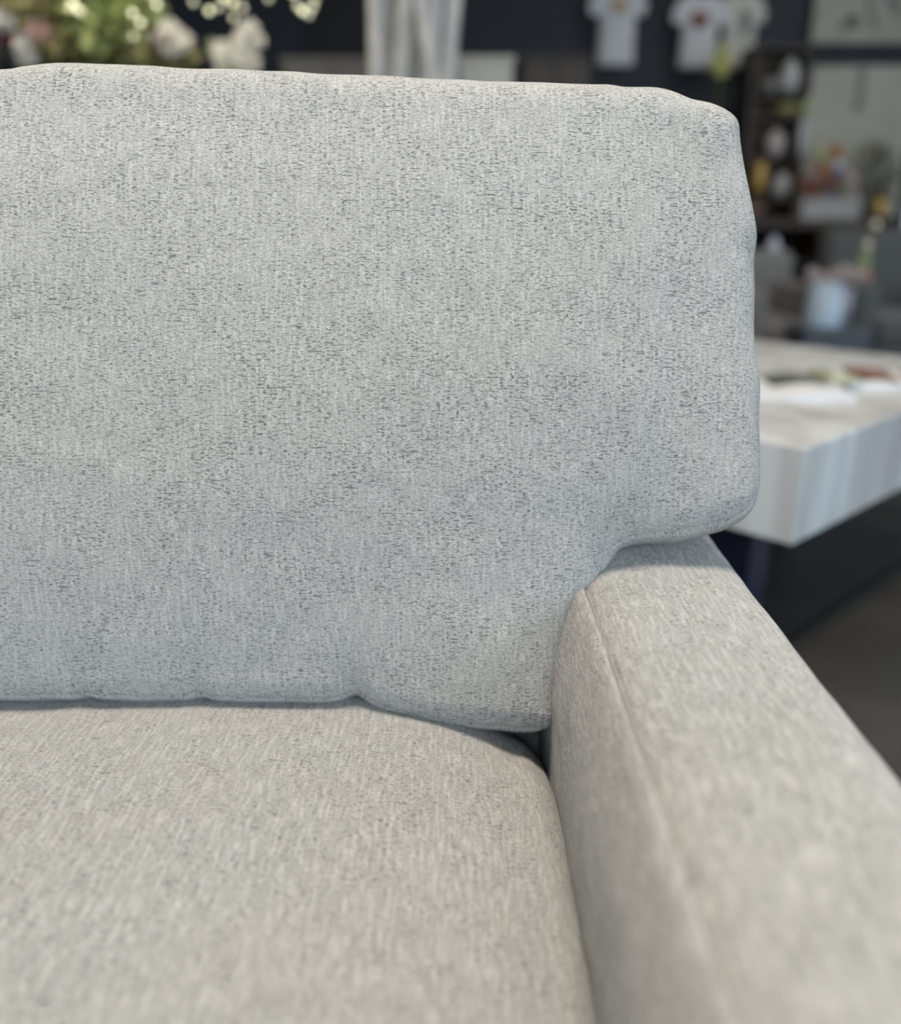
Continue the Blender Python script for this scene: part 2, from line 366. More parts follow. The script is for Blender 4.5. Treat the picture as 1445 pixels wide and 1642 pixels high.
def cushion(name, outline, origin, e_s, e_t, e_n, a, b, crown_f, crown_b, disp, mat, grid=0.012, nsm=60, seam_phi=52, seam_depth=0.0042, parent=None, seam_low=True):
    """Padded cushion: outline loop (counter-clockwise in s,t) with rounded boxing, seams and a crowned face on both sides."""
    O = np.asarray(outline); N_ = len(O)
    tan = np.roll(O, -1, 0) - np.roll(O, 1, 0)
    nor = np.stack([-tan[:, 1], tan[:, 0]], 1); nor /= np.linalg.norm(nor, axis=1)[:, None] + 1e-9
    nor = smooth_loop(nor, nsm); nl = np.linalg.norm(nor, axis=1)[:, None]; nor = nor / np.maximum(nl, 0.35)
    phis = sorted(set([0, 12, 24, 34, 42, seam_phi - 5, seam_phi - 2.2, seam_phi, seam_phi + 2.2, seam_phi + 5, 64, 71, 78, 84, 90]))
    verts, uvs, isF, dist = [], [], [], []
    rings = {}
    for side in (1, -1):
        arc = 0; prev = None
        for k, ph in enumerate(phis):
            if side == -1 and k == 0: rings[(side, 0)] = rings[(1, 0)]; prev = (0, 0); continue
            r = math.radians(ph)
            d = a * (1 - math.cos(r)); n = b * math.sin(r)
            dip = seam_depth * math.exp(-((ph - seam_phi) / 2.4) ** 2) * (0.12 + 0.88 * np.clip(nor[:, 1] * 1.6, 0, 1) if seam_low else np.ones(N_))
            dd = (d + dip * math.cos(r))[:, None]; nn = n - dip * math.sin(r)
            P = O + nor * dd
            if k > 6: P = O + smooth_loop(nor * dd, int(2 + k))
            base = len(verts)
            if prev is not None: arc += math.hypot(d - prev[0], n - prev[1])
            prev = (d, n)
            for i in range(N_):
                verts.append((P[i, 0], P[i, 1], side * nn[i])); isF.append(side); dist.append(d)
                q = O[i] + nor[i] * arc
                uvs.append((q[0] + (0.37 if side < 0 else 0), q[1]))
            rings[(side, k)] = list(range(base, base + N_))
    K = len(phis) - 1
    faces = []; bfaces = []; KS = phis.index(seam_phi)
    for side in (1, -1):
        for k in range(K):
            A, B = rings[(side, k)], rings[(side, k + 1)]
            for i in range(N_):
                j = (i + 1) % N_
                (bfaces if k < KS else faces).append((A[i], A[j], B[j], B[i]) if side == 1 else (A[j], A[i], B[i], B[j]))
    # interior
    R = np.array([verts[i][:2] for i in rings[(1, K)]])
    lo, hi = R.min(0), R.max(0)
    gx, gy = np.meshgrid(np.arange(lo[0], hi[0], grid), np.arange(lo[1], hi[1], grid))
    G = np.stack([gx.ravel(), gy.ravel()], 1)
    A_, B_ = R, np.roll(R, -1, 0)
    inside = np.zeros(len(G), bool); dmin = np.full(len(G), 9.0)
    for p, q in zip(A_, B_):
        c = (p[1] > G[:, 1]) != (q[1] > G[:, 1])
        with np.errstate(divide='ignore', invalid='ignore'):
            xx = (q[0] - p[0]) * (G[:, 1] - p[1]) / (q[1] - p[1] + 1e-15) + p[0]
        inside ^= c & (G[:, 0] < xx)
        ab = q - p; tt = np.clip(((G - p) @ ab) / (ab @ ab + 1e-12), 0, 1)
        dmin = np.minimum(dmin, np.linalg.norm(G - (p + tt[:, None] * ab), axis=1))
    keep = inside & (dmin > grid * 0.55)
    G, dmin = G[keep], dmin[keep]
    pts = [Vector(p) for p in R] + [Vector(p) for p in G]
    ov, oe, of, ovi, _, _ = geometry.delaunay_2d_cdt(pts, [(i, (i + 1) % N_) for i in range(N_)], [], 1, 1e-6)
    src = [o[0] if o else -1 for o in ovi]
    tri = [tuple(src[i] for i in f) for f in of if all(src[i] >= 0 for i in f)]
    # orientation
    def area2(f):
        p = [pts[i] for i in f]; return (p[1] - p[0]).cross(p[2] - p[0])
    tri = [f if area2(f) > 0 else f[::-1] for f in tri]
    T = np.array(tri)
    for side, crown in ((1, crown_f), (-1, crown_b)):
        full = np.concatenate([np.zeros(N_), crown * (1 - np.exp(-dmin / 0.09))])
        E = np.concatenate([T[:, [0, 1]], T[:, [1, 2]], T[:, [2, 0]]])
        cnt = np.bincount(E[:, 0], minlength=len(full)) + np.bincount(E[:, 1], minlength=len(full))
        for _ in range(25):
            acc = np.bincount(E[:, 0], full[E[:, 1]], len(full)) + np.bincount(E[:, 1], full[E[:, 0]], len(full))
            new = acc / np.maximum(cnt, 1); new[:N_] = 0; full = 0.4 * full + 0.6 * new
        base = len(verts)
        arcK = 0.0
        for i in range(len(G)):
            verts.append((G[i, 0], G[i, 1], side * (b + full[N_ + i]))); isF.append(side); dist.append(a + dmin[i])
            uvs.append((G[i, 0] + (0.37 if side < 0 else 0), G[i, 1]))
        idx = rings[(side, K)] + list(range(base, base + len(G)))
        for f in tri:
            g = tuple(idx[i] for i in f); faces.append(g if side == 1 else g[::-1])
    V = np.array(verts)
    if disp is not None: V = disp(V, np.array(isF), np.array(dist))
    # front rounding keeps the planar weave: blend uv to planar position + true stretch near the rim
    W = np.asarray(origin)[None] + V[:, :1] * np.asarray(e_s)[None] + V[:, 1:2] * np.asarray(e_t)[None] + V[:, 2:] * np.asarray(e_n)[None]
    U = np.array(uvs)
    U[:, :] = V[:, :2]
    # unroll the rim: move rim uvs outward along the outline normal by the missing arc length
    for side in (1, -1):
        tot = None
        arcs = [0.0]; 
        for k in range(K):
            p, q = math.radians(phis[k]), math.radians(phis[k + 1])
            arcs.append(arcs[-1] + math.hypot(a * (math.cos(p) - math.cos(q)), b * (math.sin(q) - math.sin(p))))
        tot = arcs[-1]
        for k in range(K + 1):
            ids = rings[(side, k)]
            if side == -1 and k == 0: continue
            extra = (tot - arcs[k]) - (a - a * (1 - math.cos(math.radians(phis[k]))))
            U[ids] -= nor * extra
    U[np.array(isF) < 0] += (0.37, 0.11)
    ob = mesh_obj(name, W, faces, mat, parent, U)
    # the boxing strip between the two panels runs its weave along the edge
    UB = U.copy(); arcl = np.concatenate([[0], np.cumsum(np.linalg.norm(np.diff(O, axis=0), axis=1))])
    for side in (1, -1):
        for k in range(KS + 1):
            if side == -1 and k == 0: continue
            UB[rings[(side, k)], 0] = side * arcs[k] + 5.0; UB[rings[(side, k)], 1] = arcl
    use = sorted({i for f in bfaces for i in f}); mp = {v: i for i, v in enumerate(use)}
    mesh_obj('boxing', W[use], [tuple(mp[i] for i in f) for f in bfaces], mat, ob, UB[use])
    used = sorted({i for f in faces for i in f}); 
    me = ob.data; bm = bmesh.new(); bm.from_mesh(me)
    bmesh.ops.delete(bm, geom=[v for v in bm.verts if not v.link_faces], context='VERTS'); bm.to_mesh(me); bm.free()
    return ob

# ------------------------------------------------------------------ back cushion
TAU = math.radians(14)
bc_o = np.array([0.0, 0.86, 0.47])
bc_t = np.array([0, math.sin(TAU), math.cos(TAU)]); bc_n = np.array([0, -math.cos(TAU), math.sin(TAU)]); bc_s = np.array([1.0, 0, 0])
N0 = 0.032                                     # height of the visible rim over the middle plane
bc_mid = bc_o - bc_n * N0
def to_bc(x, y):
    d = ray(x, y); o = bc_o - np.array([0, 0, CAM_Z])
    k = (o @ bc_n) / (d @ bc_n); p = d * k - o
    return (p @ bc_s, p @ bc_t)
px = [(0, 104), (40, 99), (90, 94), (160, 95), (230, 97), (300, 102), (430, 106), (560, 112), (660, 118), (760, 122), (850, 124), (900, 126), (975, 128), (998, 132),
      (1051, 133), (1081, 139), (1111, 151), (1141, 158), (1168, 169), (1186, 184), (1192, 200), (1194, 223), (1202, 272), (1211, 313), (1219, 358), (1221, 385), (1217, 415), (1216, 450),
      (1217, 500), (1217, 530), (1219, 562), (1225, 610), (1225, 680), (1226, 740), (1226, 775), (1222, 800), (1214, 820), (1200, 835), (1182, 846), (1159, 857), (1136, 864), (1098, 874),
      (1072, 878), (1034, 880), (1013, 883), (998, 889), (992, 899), (985, 911), (980, 927), (974, 946), (959, 967), (941, 1000), (926, 1040), (923, 1060), (918, 1083), (913, 1115),
      (910, 1148), (903, 1166), (890, 1172), (872, 1176), (841, 1177), (774, 1171), (718, 1164), (643, 1153), (602, 1142), (582, 1131), (571, 1127), (560, 1130), (542, 1134),
      (512, 1136), (400, 1135), (345, 1132), (328, 1128), (312, 1131), (242, 1132), (165, 1131), (147, 1127), (128, 1130), (60, 1132), (0, 1132)]
half = np.array([to_bc(x, y) for x, y in px])
SC = -0.72                                      # middle of the sofa
left = half[::-1].copy(); left[:, 0] = 2 * SC - left[:, 0]
loop = np.vstack([half, [[SC + 0.12, half[-1, 1]], [SC - 0.12, half[-1, 1]]], left, [[SC - 0.12, half[0, 1] - 0.004], [SC + 0.12, half[0, 1] - 0.004]]])[::-1]
bc_out = catmull(loop, True, 0.005)
pin = [to_bc(571, 1127), to_bc(328, 1128), to_bc(147, 1127)]
cr_a, cr_b = np.array(to_bc(908, 1098)), np.array(to_bc(878, 1160))
bulge_c = np.array(to_bc(770, 1110)); notch = np.array(to_bc(994, 895)); ear_c = np.array(to_bc(1120, 640))
def fnoise(p, sc, seed):
    return noise.noise(Vector((p[0] * sc + seed, p[1] * sc - seed * 0.7, seed * 1.3)))
def bc_disp(V, side, dist):
    for i in range(len(V)):
        s, t, n = V[i]; ss = s if s > SC else 2 * SC - s
        w = min(1.0, dist[i] / 0.05)
        dn = 0.0045 * fnoise((s, t), 5.0, 1.7) * w + 0.0022 * fnoise((s, t), 19.0, 4.1) * w
        if side[i] > 0:
            p = np.array([ss, t])
            for k, (ps, pt) in enumerate(pin):
                amp = (0.016, 0.007, 0.006)[k]; h = max(0.0, t - pt)
                wd = 0.010 + 0.10 * h
                dn -= amp * math.exp(-((ss - ps) / wd) ** 2) * math.exp(-h / 0.05)
            dn += 0.014 * math.exp(-(((ss - bulge_c[0]) / 0.09) ** 2 + ((t - bulge_c[1]) / 0.07) ** 2))
            ab = cr_b - cr_a; k = max(-0.1, min(1.15, ((p - cr_a) @ ab) / (ab @ ab))); dd = np.linalg.norm(p - cr_a - k * ab)
            dn -= 0.008 * math.exp(-(dd / 0.006) ** 2)
            dn -= 0.010 * math.exp(-(np.linalg.norm(p - notch) / 0.045) ** 2)
            q = max(0.0, 1 - (max(0.0, ss + 0.05) / 0.33) ** 2) * max(0.0, 1 - (max(0.0, t - 0.30) / 0.33) ** 2) * min(1.0, max(0.0, t) / 0.25)
            dn += 0.020 * w * q
            dn -= 0.004 * math.exp(-((ss - 0.225) / 0.02) ** 2) * w * math.exp(-((t - 0.35) / 0.2) ** 2)
        V[i, 2] += dn * (1 if side[i] > 0 else -1) if n != 0 else 0
        V[i, 1] += 0.0016 * fnoise((s, t), 30.0, 8.8) * (1 - w); V[i, 0] += 0.0016 * fnoise((s, t), 26.0, 2.8) * (1 - w)
    return V
o = cushion('back_cushion', bc_out, bc_mid, bc_s, bc_t, bc_n, 0.045, 0.072, 0.022, 0.004, bc_disp, FAB)
tag(o, 'large pale grey chenille back cushion leaning on the sofa, its corner overhanging the arm', 'cushion')

# ------------------------------------------------------------------ seat cushion
SX0, SX1 = 2 * SC - 0.110, 0.110
r = 0.055
seat_loop = []
def corner(cx, cy, a0, rr=r):
    for k in range(7):
        a_ = math.radians(a0 + 15 * k); seat_loop.append((cx + rr * math.cos(a_), cy + rr * math.sin(a_)))
YS0, YS1 = 0.17, 0.985
corner(SX1 - r, YS0 + r, -90); seat_loop += [(SX1 + 0.002, 0.4), (SX1 + 0.002, 0.6)]
corner(SX1 - r, YS1 - r, 0); seat_loop += [(-0.3, YS1), (SC, YS1), (-1.2, YS1)]
corner(SX0 + r, YS1 - r, 90); seat_loop += [(SX0 - 0.002, 0.6), (SX0 - 0.002, 0.4)]
corner(SX0 + r, YS0 + r, 180); seat_loop += [(-1.2, YS0), (SC, YS0), (-0.3, YS0)]
seat_out = catmull(seat_loop, True, 0.006)
def seat_disp(V, side, dist):
    for i in range(len(V)):
        s, t, n = V[i]; w = min(1.0, dist[i] / 0.05)
        if side[i] > 0:
            dn = 0.004 * fnoise((s, t), 5.0, 11.7) * w + 0.0012 * fnoise((s, t), 18.0, 14.1) * w
            e = min(SX1 - s, s - SX0)
            dn -= 0.020 * math.exp(-e / 0.10) * w            # lower towards the arms
            for cx_ in (SX1 + 0.01, SX0 - 0.01): dn -= 0.055 * math.exp(-(((s - cx_) / 0.075) ** 2 + ((t - 0.93) / 0.115) ** 2))
            f = min(1.0, max(0.0, (t - 0.865) / 0.06)); dn -= 0.030 * f * f * (3 - 2 * f)   # pressed down under the back cushion
            V[i, 2] += dn
    return V
ZS = 0.385
o = cushion('seat_cushion', seat_out, (0, 0, ZS), (1, 0, 0), (0, 1, 0), (0, 0, 1), 0.045, 0.068, 0.034, 0.0, seat_disp, FAB_H, grid=0.014, nsm=20, seam_phi=30, seam_depth=0.002, seam_low=False)
tag(o, 'beige grey chenille seat cushion lying in front of the back cushion', 'cushion')

# ------------------------------------------------------------------ sofa
sofa = tag(empty('sofa', (SC, 0.6, 0)), 'pale grey chenille sofa with a padded straight arm', 'sofa')
def make_arm(mirror):
    ctl = [(0.110, 0.14), (0.108, 0.30), (0.106, 0.42), (0.106, 0.49), (0.109, 0.535), (0.116, 0.566), (0.124, 0.589), (0.1305, 0.6010), (0.1355, 0.6040), (0.1385, 0.6022), (0.1400, 0.5985), (0.1420, 0.6024),
           (0.148, 0.6075), (0.160, 0.6130), (0.19, 0.6165), (0.23, 0.6175), (0.27, 0.6160), (0.293, 0.6115), (0.306, 0.603), (0.314, 0.590), (0.318, 0.57), (0.320, 0.52), (0.320, 0.30), (0.318, 0.14)]
    P = catmull(ctl, False, 0.0018)
    Y0, Y1 = 0.13, 1.17
    ys = [Y0, Y0 + 0.002, Y0 + 0.006, Y0 + 0.012, Y0 + 0.02, Y0 + 0.03] + list(np.arange(Y0 + 0.04, Y1 - 0.04, 0.008)) + [Y1 - 0.03, Y1 - 0.02, Y1 - 0.012, Y1 - 0.006, Y1 - 0.002, Y1]
    arc = np.concatenate([[0], np.cumsum(np.linalg.norm(np.diff(P, axis=0), axis=1))])
    tn = np.gradient(P, axis=0); nm = np.stack([-tn[:, 1], tn[:, 0]], 1); nm /= np.linalg.norm(nm, axis=1)[:, None]
    seam_i = int(np.argmin(np.hypot(P[:, 0] - 0.1395, P[:, 1] - 0.6)))
    V, U, Fc = [], [], []
    n = len(P)
    for y in ys:
        de = min(y - Y0, Y1 - y); ins = 0.0 if de >= 0.03 else 0.03 - math.sqrt(max(0, 0.03 ** 2 - (0.03 - de) ** 2))
        for i in range(n):
            x, z = P[i]
            if z > 0.2: x -= nm[i, 0] * ins; z -= nm[i, 1] * ins
            q = (x if x < 0.2 else x, y)
            dn = 0.0022 * noise.noise(Vector((arc[i] * 9, y * 7, 3.3))) + 0.0008 * noise.noise(Vector((arc[i] * 30, y * 24, 7.3)))
            ds = (arc[i] - arc[seam_i])
            if -0.05 < ds < 0:                              # gathered strip under the seam
                dn += 0.0022 * math.exp(-((ds + 0.014) / 0.012) ** 2) * noise.noise(Vector((ds * 25, y * 75, 1.1)))
            if ds > 0: dn += 0.0006 * math.exp(-((ds - 0.02) / 0.015) ** 2) * noise.noise(Vector((ds * 20, y * 40, 5.1)))
            V.append(((2 * SC - (x + nm[i, 0] * dn)) if mirror else x + nm[i, 0] * dn, y, z + nm[i, 1] * dn))
            U.append((arc[i] + (3.1 if mirror else 1.3), y))
    for j in range(len(ys) - 1):
        for i in range(n - 1):
            f = (j * n + i, j * n + i + 1, (j + 1) * n + i + 1, (j + 1) * n + i)
            Fc.append(f[::-1] if not mirror else f)
    f0 = tuple(range(n)); f1 = tuple((len(ys) - 1) * n + i for i in range(n))
    Fc += [f0, f1[::-1]] if not mirror else [f0[::-1], f1]
    Fc += [((len(ys) - 1) * n, 0, n - 1, len(ys) * n - 1)]
    o = mesh_obj('arm', V, Fc, FAB_H, None, U); child_at(o, sofa)
    # stitched seam thread along the groove
    xs = 0.1400; pts = [((2 * SC - xs) if mirror else xs, y, 0.5987) for y in np.arange(Y0 + 0.03, Y1 - 0.03, 0.02)]
    s = tube('seam', pts, 0.0010, M_SEAM); s.parent = o
    return o
M_SEAM = plain('seam_thread', (0.27, 0.265, 0.25), 0.9)
make_arm(False); make_arm(True)
def uv_box(o):
    me = o.data; uvl = me.uv_layers.new(name='UVMap') if not me.uv_layers else me.uv_layers[0]
    for p in me.polygons:
        n = p.normal; ax = max(range(3), key=lambda k: abs(n[k]))
        for li in p.loop_indices:
            c = me.vertices[me.loops[li].vertex_index].co
            uvl.data[li].uv = ((c.y, c.z), (c.x, c.z), (c.x, c.y))[ax]
    return o
def fab_box(name, *a, bev=0.03, M=None):
    bm = bmesh.new(); bm_box(bm, *a, bev=bev, seg=4, M=M)
    o = uv_box(bm_obj(name, bm, FAB, None, True)); child_at(o, sofa); return o
fab_box('seat_base', 2 * SC - 0.107, 0.107, 0.16, 1.12, 0.14, 0.313, bev=0.012)
Mb = Matrix.Translation((0, 1.022, 0.31)) @ Matrix.Rotation(-math.radians(9), 4, 'X')
fab_box('backrest_frame', 2 * SC - 0.316, 0.316, 0.0, 0.13, 0.0, 0.60, bev=0.03, M=Mb)
for x in (SC - 0.93, SC + 0.93):
    for y in (0.24, 1.06):
        child_at(lathe('leg', [(0.0, 0.0), (0.017, 0.0), (0.027, 0.14), (0.0, 0.14)], M_DARKWOOD, None, 16, (x, y, 0)), sofa)
child_at(box('dust_cloth', 2 * SC - 0.30, 0.30, 0.18, 1.12, 0.134, 0.14, M_DUST), sofa)

# ------------------------------------------------------------------ coffee table behind the sofa
def wood_mat():
    m, nt, b = new_mat('grey_washed_wood'); N, L = nt.nodes, nt.links
    tc = N.new('ShaderNodeTexCoord'); mp = N.new('ShaderNodeMapping'); mp.inputs['Scale'].default_value = (11, 8, 0.8)
    mp.inputs['Rotation'].default_value = (0, 0, 0.0)
    L.new(tc.outputs['Object'], mp.inputs[0])
    n1 = N.new('ShaderNodeTexNoise'); n1.inputs['Scale'].default_value = 1.3; n1.inputs['Detail'].default_value = 5; n1.inputs['Roughness'].default_value = 0.55
    L.new(mp.outputs[0], n1.inputs['Vector'])
    cr = N.new('ShaderNodeValToRGB'); e = cr.color_ramp.elements
    e[0].position = 0.33; e[0].color = (0.40, 0.40, 0.395, 1); e[1].position = 0.62; e[1].color = (0.655, 0.69, 0.715, 1)
    L.new(n1.outputs['Fac'], cr.inputs[0]); L.new(cr.outputs[0], b.inputs['Base Color'])
    b.inputs['Roughness'].default_value = 0.38
    return m
M_WOODG = wood_mat()
def ctable():
    top = at(1290, 720, 1.75); bot = at(1270, 875, 1.75)
    ztop, zbot = top.z, bot.z
    ang = math.radians(43.5)
    t = empty('coffee_table', (top.x, top.y, 0), ang)
    tag(t, 'thick grey washed wood coffee table behind the sofa arm', 'table')
    Lx, Ly = 1.30, 1.05
    # local frame: corner nearest the camera at the origin, x to the right and back, y to the left and back
    nb = 5
    for k in range(nb):                                   # thick boards side by side
        y0, y1 = Ly * k / nb, Ly * (k + 1) / nb
        bm = bmesh.new(); bm_box(bm, 0, Lx, y0 + (0.0008 if k else 0), y1 - (0.0008 if k < nb - 1 else 0), zbot, ztop, bev=0.003, seg=2)
        o = bm_obj('board', bm, M_WOODG, t)
    for (x0, x1, y0, y1) in ((0.14, 0.24, 0.16, Ly - 0.14), (Lx - 0.22, Lx - 0.12, 0.50, Ly - 0.14)):
        bm = bmesh.new(); bm_box(bm, x0, x1, y0, y1, 0.001, zbot, bev=0.006)
        bm_obj('leg', bm, M_NAVYLAC, t)
    return t, ztop
table, ZT = ctable()

# magazines on the table
def flat_print(name, cols, sc, base):
    m, nt, b = new_mat(name); N, L = nt.nodes, nt.links
    tc = N.new('ShaderNodeTexCoord'); n1 = N.new('ShaderNodeTexNoise'); n1.inputs['Scale'].default_value = sc; n1.inputs['Detail'].default_value = 1
    L.new(tc.outputs['Object'], n1.inputs['Vector'])
    cr = N.new('ShaderNodeValToRGB'); cr.color_ramp.interpolation = 'EASE'
    e = cr.color_ramp.elements
    while len(e) < len(cols): e.new(0.5)
    for k, c in enumerate(cols): e[k].position = 0.34 + 0.32 * k / (len(cols) - 1); e[k].color = (*c, 1)
    L.new(n1.outputs['Fac'], cr.inputs[0]); L.new(cr.outputs[0], b.inputs['Base Color']); b.inputs['Roughness'].default_value = 0.25
    return m
M_PRA = flat_print('garden_photo_print', [(0.06, 0.065, 0.06), (0.10, 0.10, 0.095), (0.22, 0.27, 0.22), (0.09, 0.09, 0.085)], 9, None)
M_PRB = flat_print('copper_photo_print', [(0.04, 0.035, 0.03), (0.30, 0.13, 0.07), (0.36, 0.19, 0.12), (0.12, 0.11, 0.11)], 6, None)
def magazine(label, p, rz, w, d, th, mprint, rect, extra=None):
    t = tag(empty('magazine', (p.x, p.y, ZT + 0.0005), rz), label, 'magazine', 'magazines on the coffee table')
    # pages: two leaves gently curving from the spine
    for sgn in (-1, 1):
        nx = 10; V, Fc = [], []
        for k in range(nx + 1):
            x = sgn * w * k / nx; z = th * (0.35 + 0.9 * math.sin(min(1, k / nx * 1.15) * math.pi * 0.8))
            for y in (-d / 2, d / 2):
                V += [(x, y, 0.0), (x, y, z)]
        for k in range(nx):
            a_ = 4 * k; c_ = a_ + 4
            Fc += [(a_ + 1, a_ + 3, c_ + 3, c_ + 1), (a_, c_, c_ + 2, a_ + 2), (a_, a_ + 1, c_ + 1, c_), (a_ + 2, c_ + 2, c_ + 3, a_ + 3)]
        Fc += [(0, 2, 3, 1), (4 * nx, 4 * nx + 1, 4 * nx + 3, 4 * nx + 2)]
        bm = bmesh.new(); vv = [bm.verts.new(v) for v in V]
        for f in Fc: bm.faces.new([vv[i] for i in f])
        pg = bm_obj('pages', bm, M_PAPER, t, False)
        # printed picture laid on the page
        r0, r1 = rect; bm = bmesh.new(); prev = None
        for k in range(1, nx):
            x = sgn * w * k / nx; z = th * (0.35 + 0.9 * math.sin(min(1, k / nx * 1.15) * math.pi * 0.8)) + 0.0006
            cur = [bm.verts.new((x, d * (r0 - 0.5), z)), bm.verts.new((x, d * (r1 - 0.5), z))]
            if prev: bm.faces.new((prev[0], cur[0], cur[1], prev[1]))
            prev = cur
        pr = bm_obj('printed_picture', bm, mprint, pg)
    return t
pm = at(1222, 622, 2.36); pm.z = ZT
magazine('open magazine with a dark garden picture on white pages', pm, math.radians(-4), 0.19, 0.30, 0.016, M_PRA, (0.40, 0.97))
pm2 = at(1446, 612, 2.46)
magazine('open magazine with a copper brown picture at the table edge', pm2, math.radians(-12), 0.16, 0.26, 0.014, M_PRB, (0.12, 0.97))
# a bent leaf-green leaflet tucked between them
V, Fc = [], []
pl = at(1338, 613, 2.40)
nx = 8
for k in range(nx + 1):
    f = k / nx; z = 0.013 * math.sin(math.pi * f) + 0.002
    for y in (-0.08, 0.08): V.append((f * 0.06 - 0.03, y, z)); V.append((f * 0.06 - 0.03, y, z + 0.0015))
for k in range(nx):
    a_ = 4 * k; c_ = a_ + 4
    Fc += [(a_ + 1, c_ + 1, c_ + 3, a_ + 3), (a_, a_ + 2, c_ + 2, c_), (a_, c_, c_ + 1, a_ + 1), (a_ + 2, a_ + 3, c_ + 3, c_ + 2)]
lf = mesh_obj('leaflet', V, Fc, plain('green_cream_print', (0.46, 0.50, 0.36), 0.4, 0.35, 14), None)
lf.location = (pl.x, pl.y, ZT + 0.0195); lf.rotation_euler = (0, 0, math.radians(18))
tag(lf, 'folded green and cream leaflet between the two open magazines', 'leaflet')

# ------------------------------------------------------------------ background: birch poles in a floor planter
YP = 3.5
t = tag(empty('birch_poles', tuple(at(665, 100, YP).xy) + (0,)), 'bundle of tall white birch poles standing in a grey planter', 'decoration')
cx = at(668, 100, YP).x
child_at(lathe('planter', [(0, 0), (0.17, 0), (0.20, 0.45), (0.185, 0.45), (0.16, 0.06), (0, 0.06)], M_MIDGREY, None, 28, (cx, YP, 0.001)), t)
poles = [(606, 605, 0.0, 15), (626, 622, 0.05, 17), (652, 645, -0.03, 13), (668, 662, 0.06, 14), (689, 684, 0.0, 18), (728, 716, 0.03, 14), (676, 690, -0.06, 11), (640, 634, 0.09, 10)]
for k, (xt, xb, dy, wp) in enumerate(poles):
    A, B = at(xt, 0, YP + dy), at(xb, 110, YP + dy)
    d = (A - B) / (A.z - B.z)
    sc_ = YP / F_PX
    pts = []; rr = []
    for j in range(15):
        z = 0.07 + (2.75 + 0.1 * math.sin(k * 2.1) - 0.07) * j / 14
        q = B + d * (z - B.z)
        if z < 0.5:                                   # gather inside the planter
            f = z / 0.5; q.x = cx + (q.x - cx) * (0.75 + 0.25 * f); 
        pts.append((q.x + 0.006 * math.sin(k + j * 1.3), YP + dy * (0.6 + 0.4 * z) + 0.004 * math.cos(k * 3 + j), z)); rr.append(wp * sc_ * (1.0 - 0.15 * j / 14) * (1 + 0.05 * math.sin(j * 2.2 + k)))
    child_at(tube('pole', pts, rr, M_BARK, None, 10), t)

# pale low partitions / cabinets seen beside the poles
def cabinet(x0p, x1p, ytop, Y, depth, mat, label, name='cabinet', nd=2):
    a_, b_ = at(x0p, ytop, Y), at(x1p, ytop, Y)
    t = tag(empty(name, ((a_.x + b_.x) / 2, Y + depth / 2, 0)), label, 'cabinet')
    z = a_.z
    child_at(box('body', a_.x, b_.x, Y, Y + depth, 0.06, z - 0.025, mat, bev=0.003), t)
    child_at(box('top', a_.x - 0.01, b_.x + 0.01, Y - 0.012, Y + depth, z - 0.025, z, mat, bev=0.004), t)
    child_at(box('plinth', a_.x + 0.02, b_.x - 0.02, Y + 0.03, Y + depth - 0.02, 0.0005, 0.06, M_TRIM), t)
    w = (b_.x - a_.x) / nd
    for k in range(nd):
        d = child_at(box('door', a_.x + w * k + 0.004, a_.x + w * (k + 1) - 0.004, Y - 0.018, Y - 0.0005, 0.07, z - 0.03, mat, bev=0.003), t)
        hx = a_.x + w * k + (w - 0.04 if k == 0 else 0.04)
        h = tube('handle', [(hx, Y - 0.018, z * 0.5), (hx, Y - 0.045, z * 0.5 + 0.01), (hx, Y - 0.045, z * 0.5 + 0.11), (hx, Y - 0.018, z * 0.5 + 0.12)], 0.005, M_METAL)
        h.parent = d
    return t
cabinet(735, 823, 90, 4.3, 0.4, M_PALE, 'tall pale grey cabinet right of the birch poles', nd=1)
cabinet(452, 612, 92, 4.5, 0.4, M_MIDGREY, 'tall mid grey cabinet left of the birch poles')
cabinet(838, 948, 88, 5.6, 0.4, M_DARKWOOD, 'dark brown cabinet under the single hanging shirt')

# ------------------------------------------------------------------ flowers
def bm_leaf(bm, p, d, up, ln, wd, curl=0.25):
    d = d.normalized(); s = d.cross(up)
    s = s.normalized() if s.length > 1e-4 else Vector((1, 0, 0)); nn = s.cross(d)
    rows = []
    for k in range(4):
        f = k / 3; ww = wd * (0.25, 1.0, 0.8, 0.05)[k] / 2
        c = p + d * ln * f - nn * (curl * ln * f * f)
        rows.append((bm.verts.new(c - s * ww), bm.verts.new(c + nn * ww * -0.3), bm.verts.new(c + s * ww)))
    for r1, r2 in zip(rows[:-1], rows[1:]):
        for k in range(2): bm.faces.new((r1[k], r1[k + 1], r2[k + 1], r2[k]))
def rnd_dir(zmin=-0.3):
    while True:
        v = Vector((random.uniform(-1, 1), random.uniform(-1, 1), random.uniform(-1, 1)))
        if 0.1 < v.length < 1 and v.normalized().z > zmin: return v.normalized()
def foliage(name, c, rx, ry, rz, n, ln, wd, mat):
    bm = bmesh.new()
    for _ in range(n):
        d = rnd_dir(-0.8); q = random.uniform(0.35, 1.0)
        p = Vector((c.x + d.x * rx * q, c.y + d.y * ry * q, c.z + d.z * rz * q))
        dd = (d + rnd_dir(-1) * 0.7).normalized()
        bm_leaf(bm, p, dd, rnd_dir(-1), ln * random.uniform(0.6, 1.2), wd * random.uniform(0.7, 1.2))
    o = bm_obj(name, bm, mat, None, True); o['kind'] = 'stuff'; return o
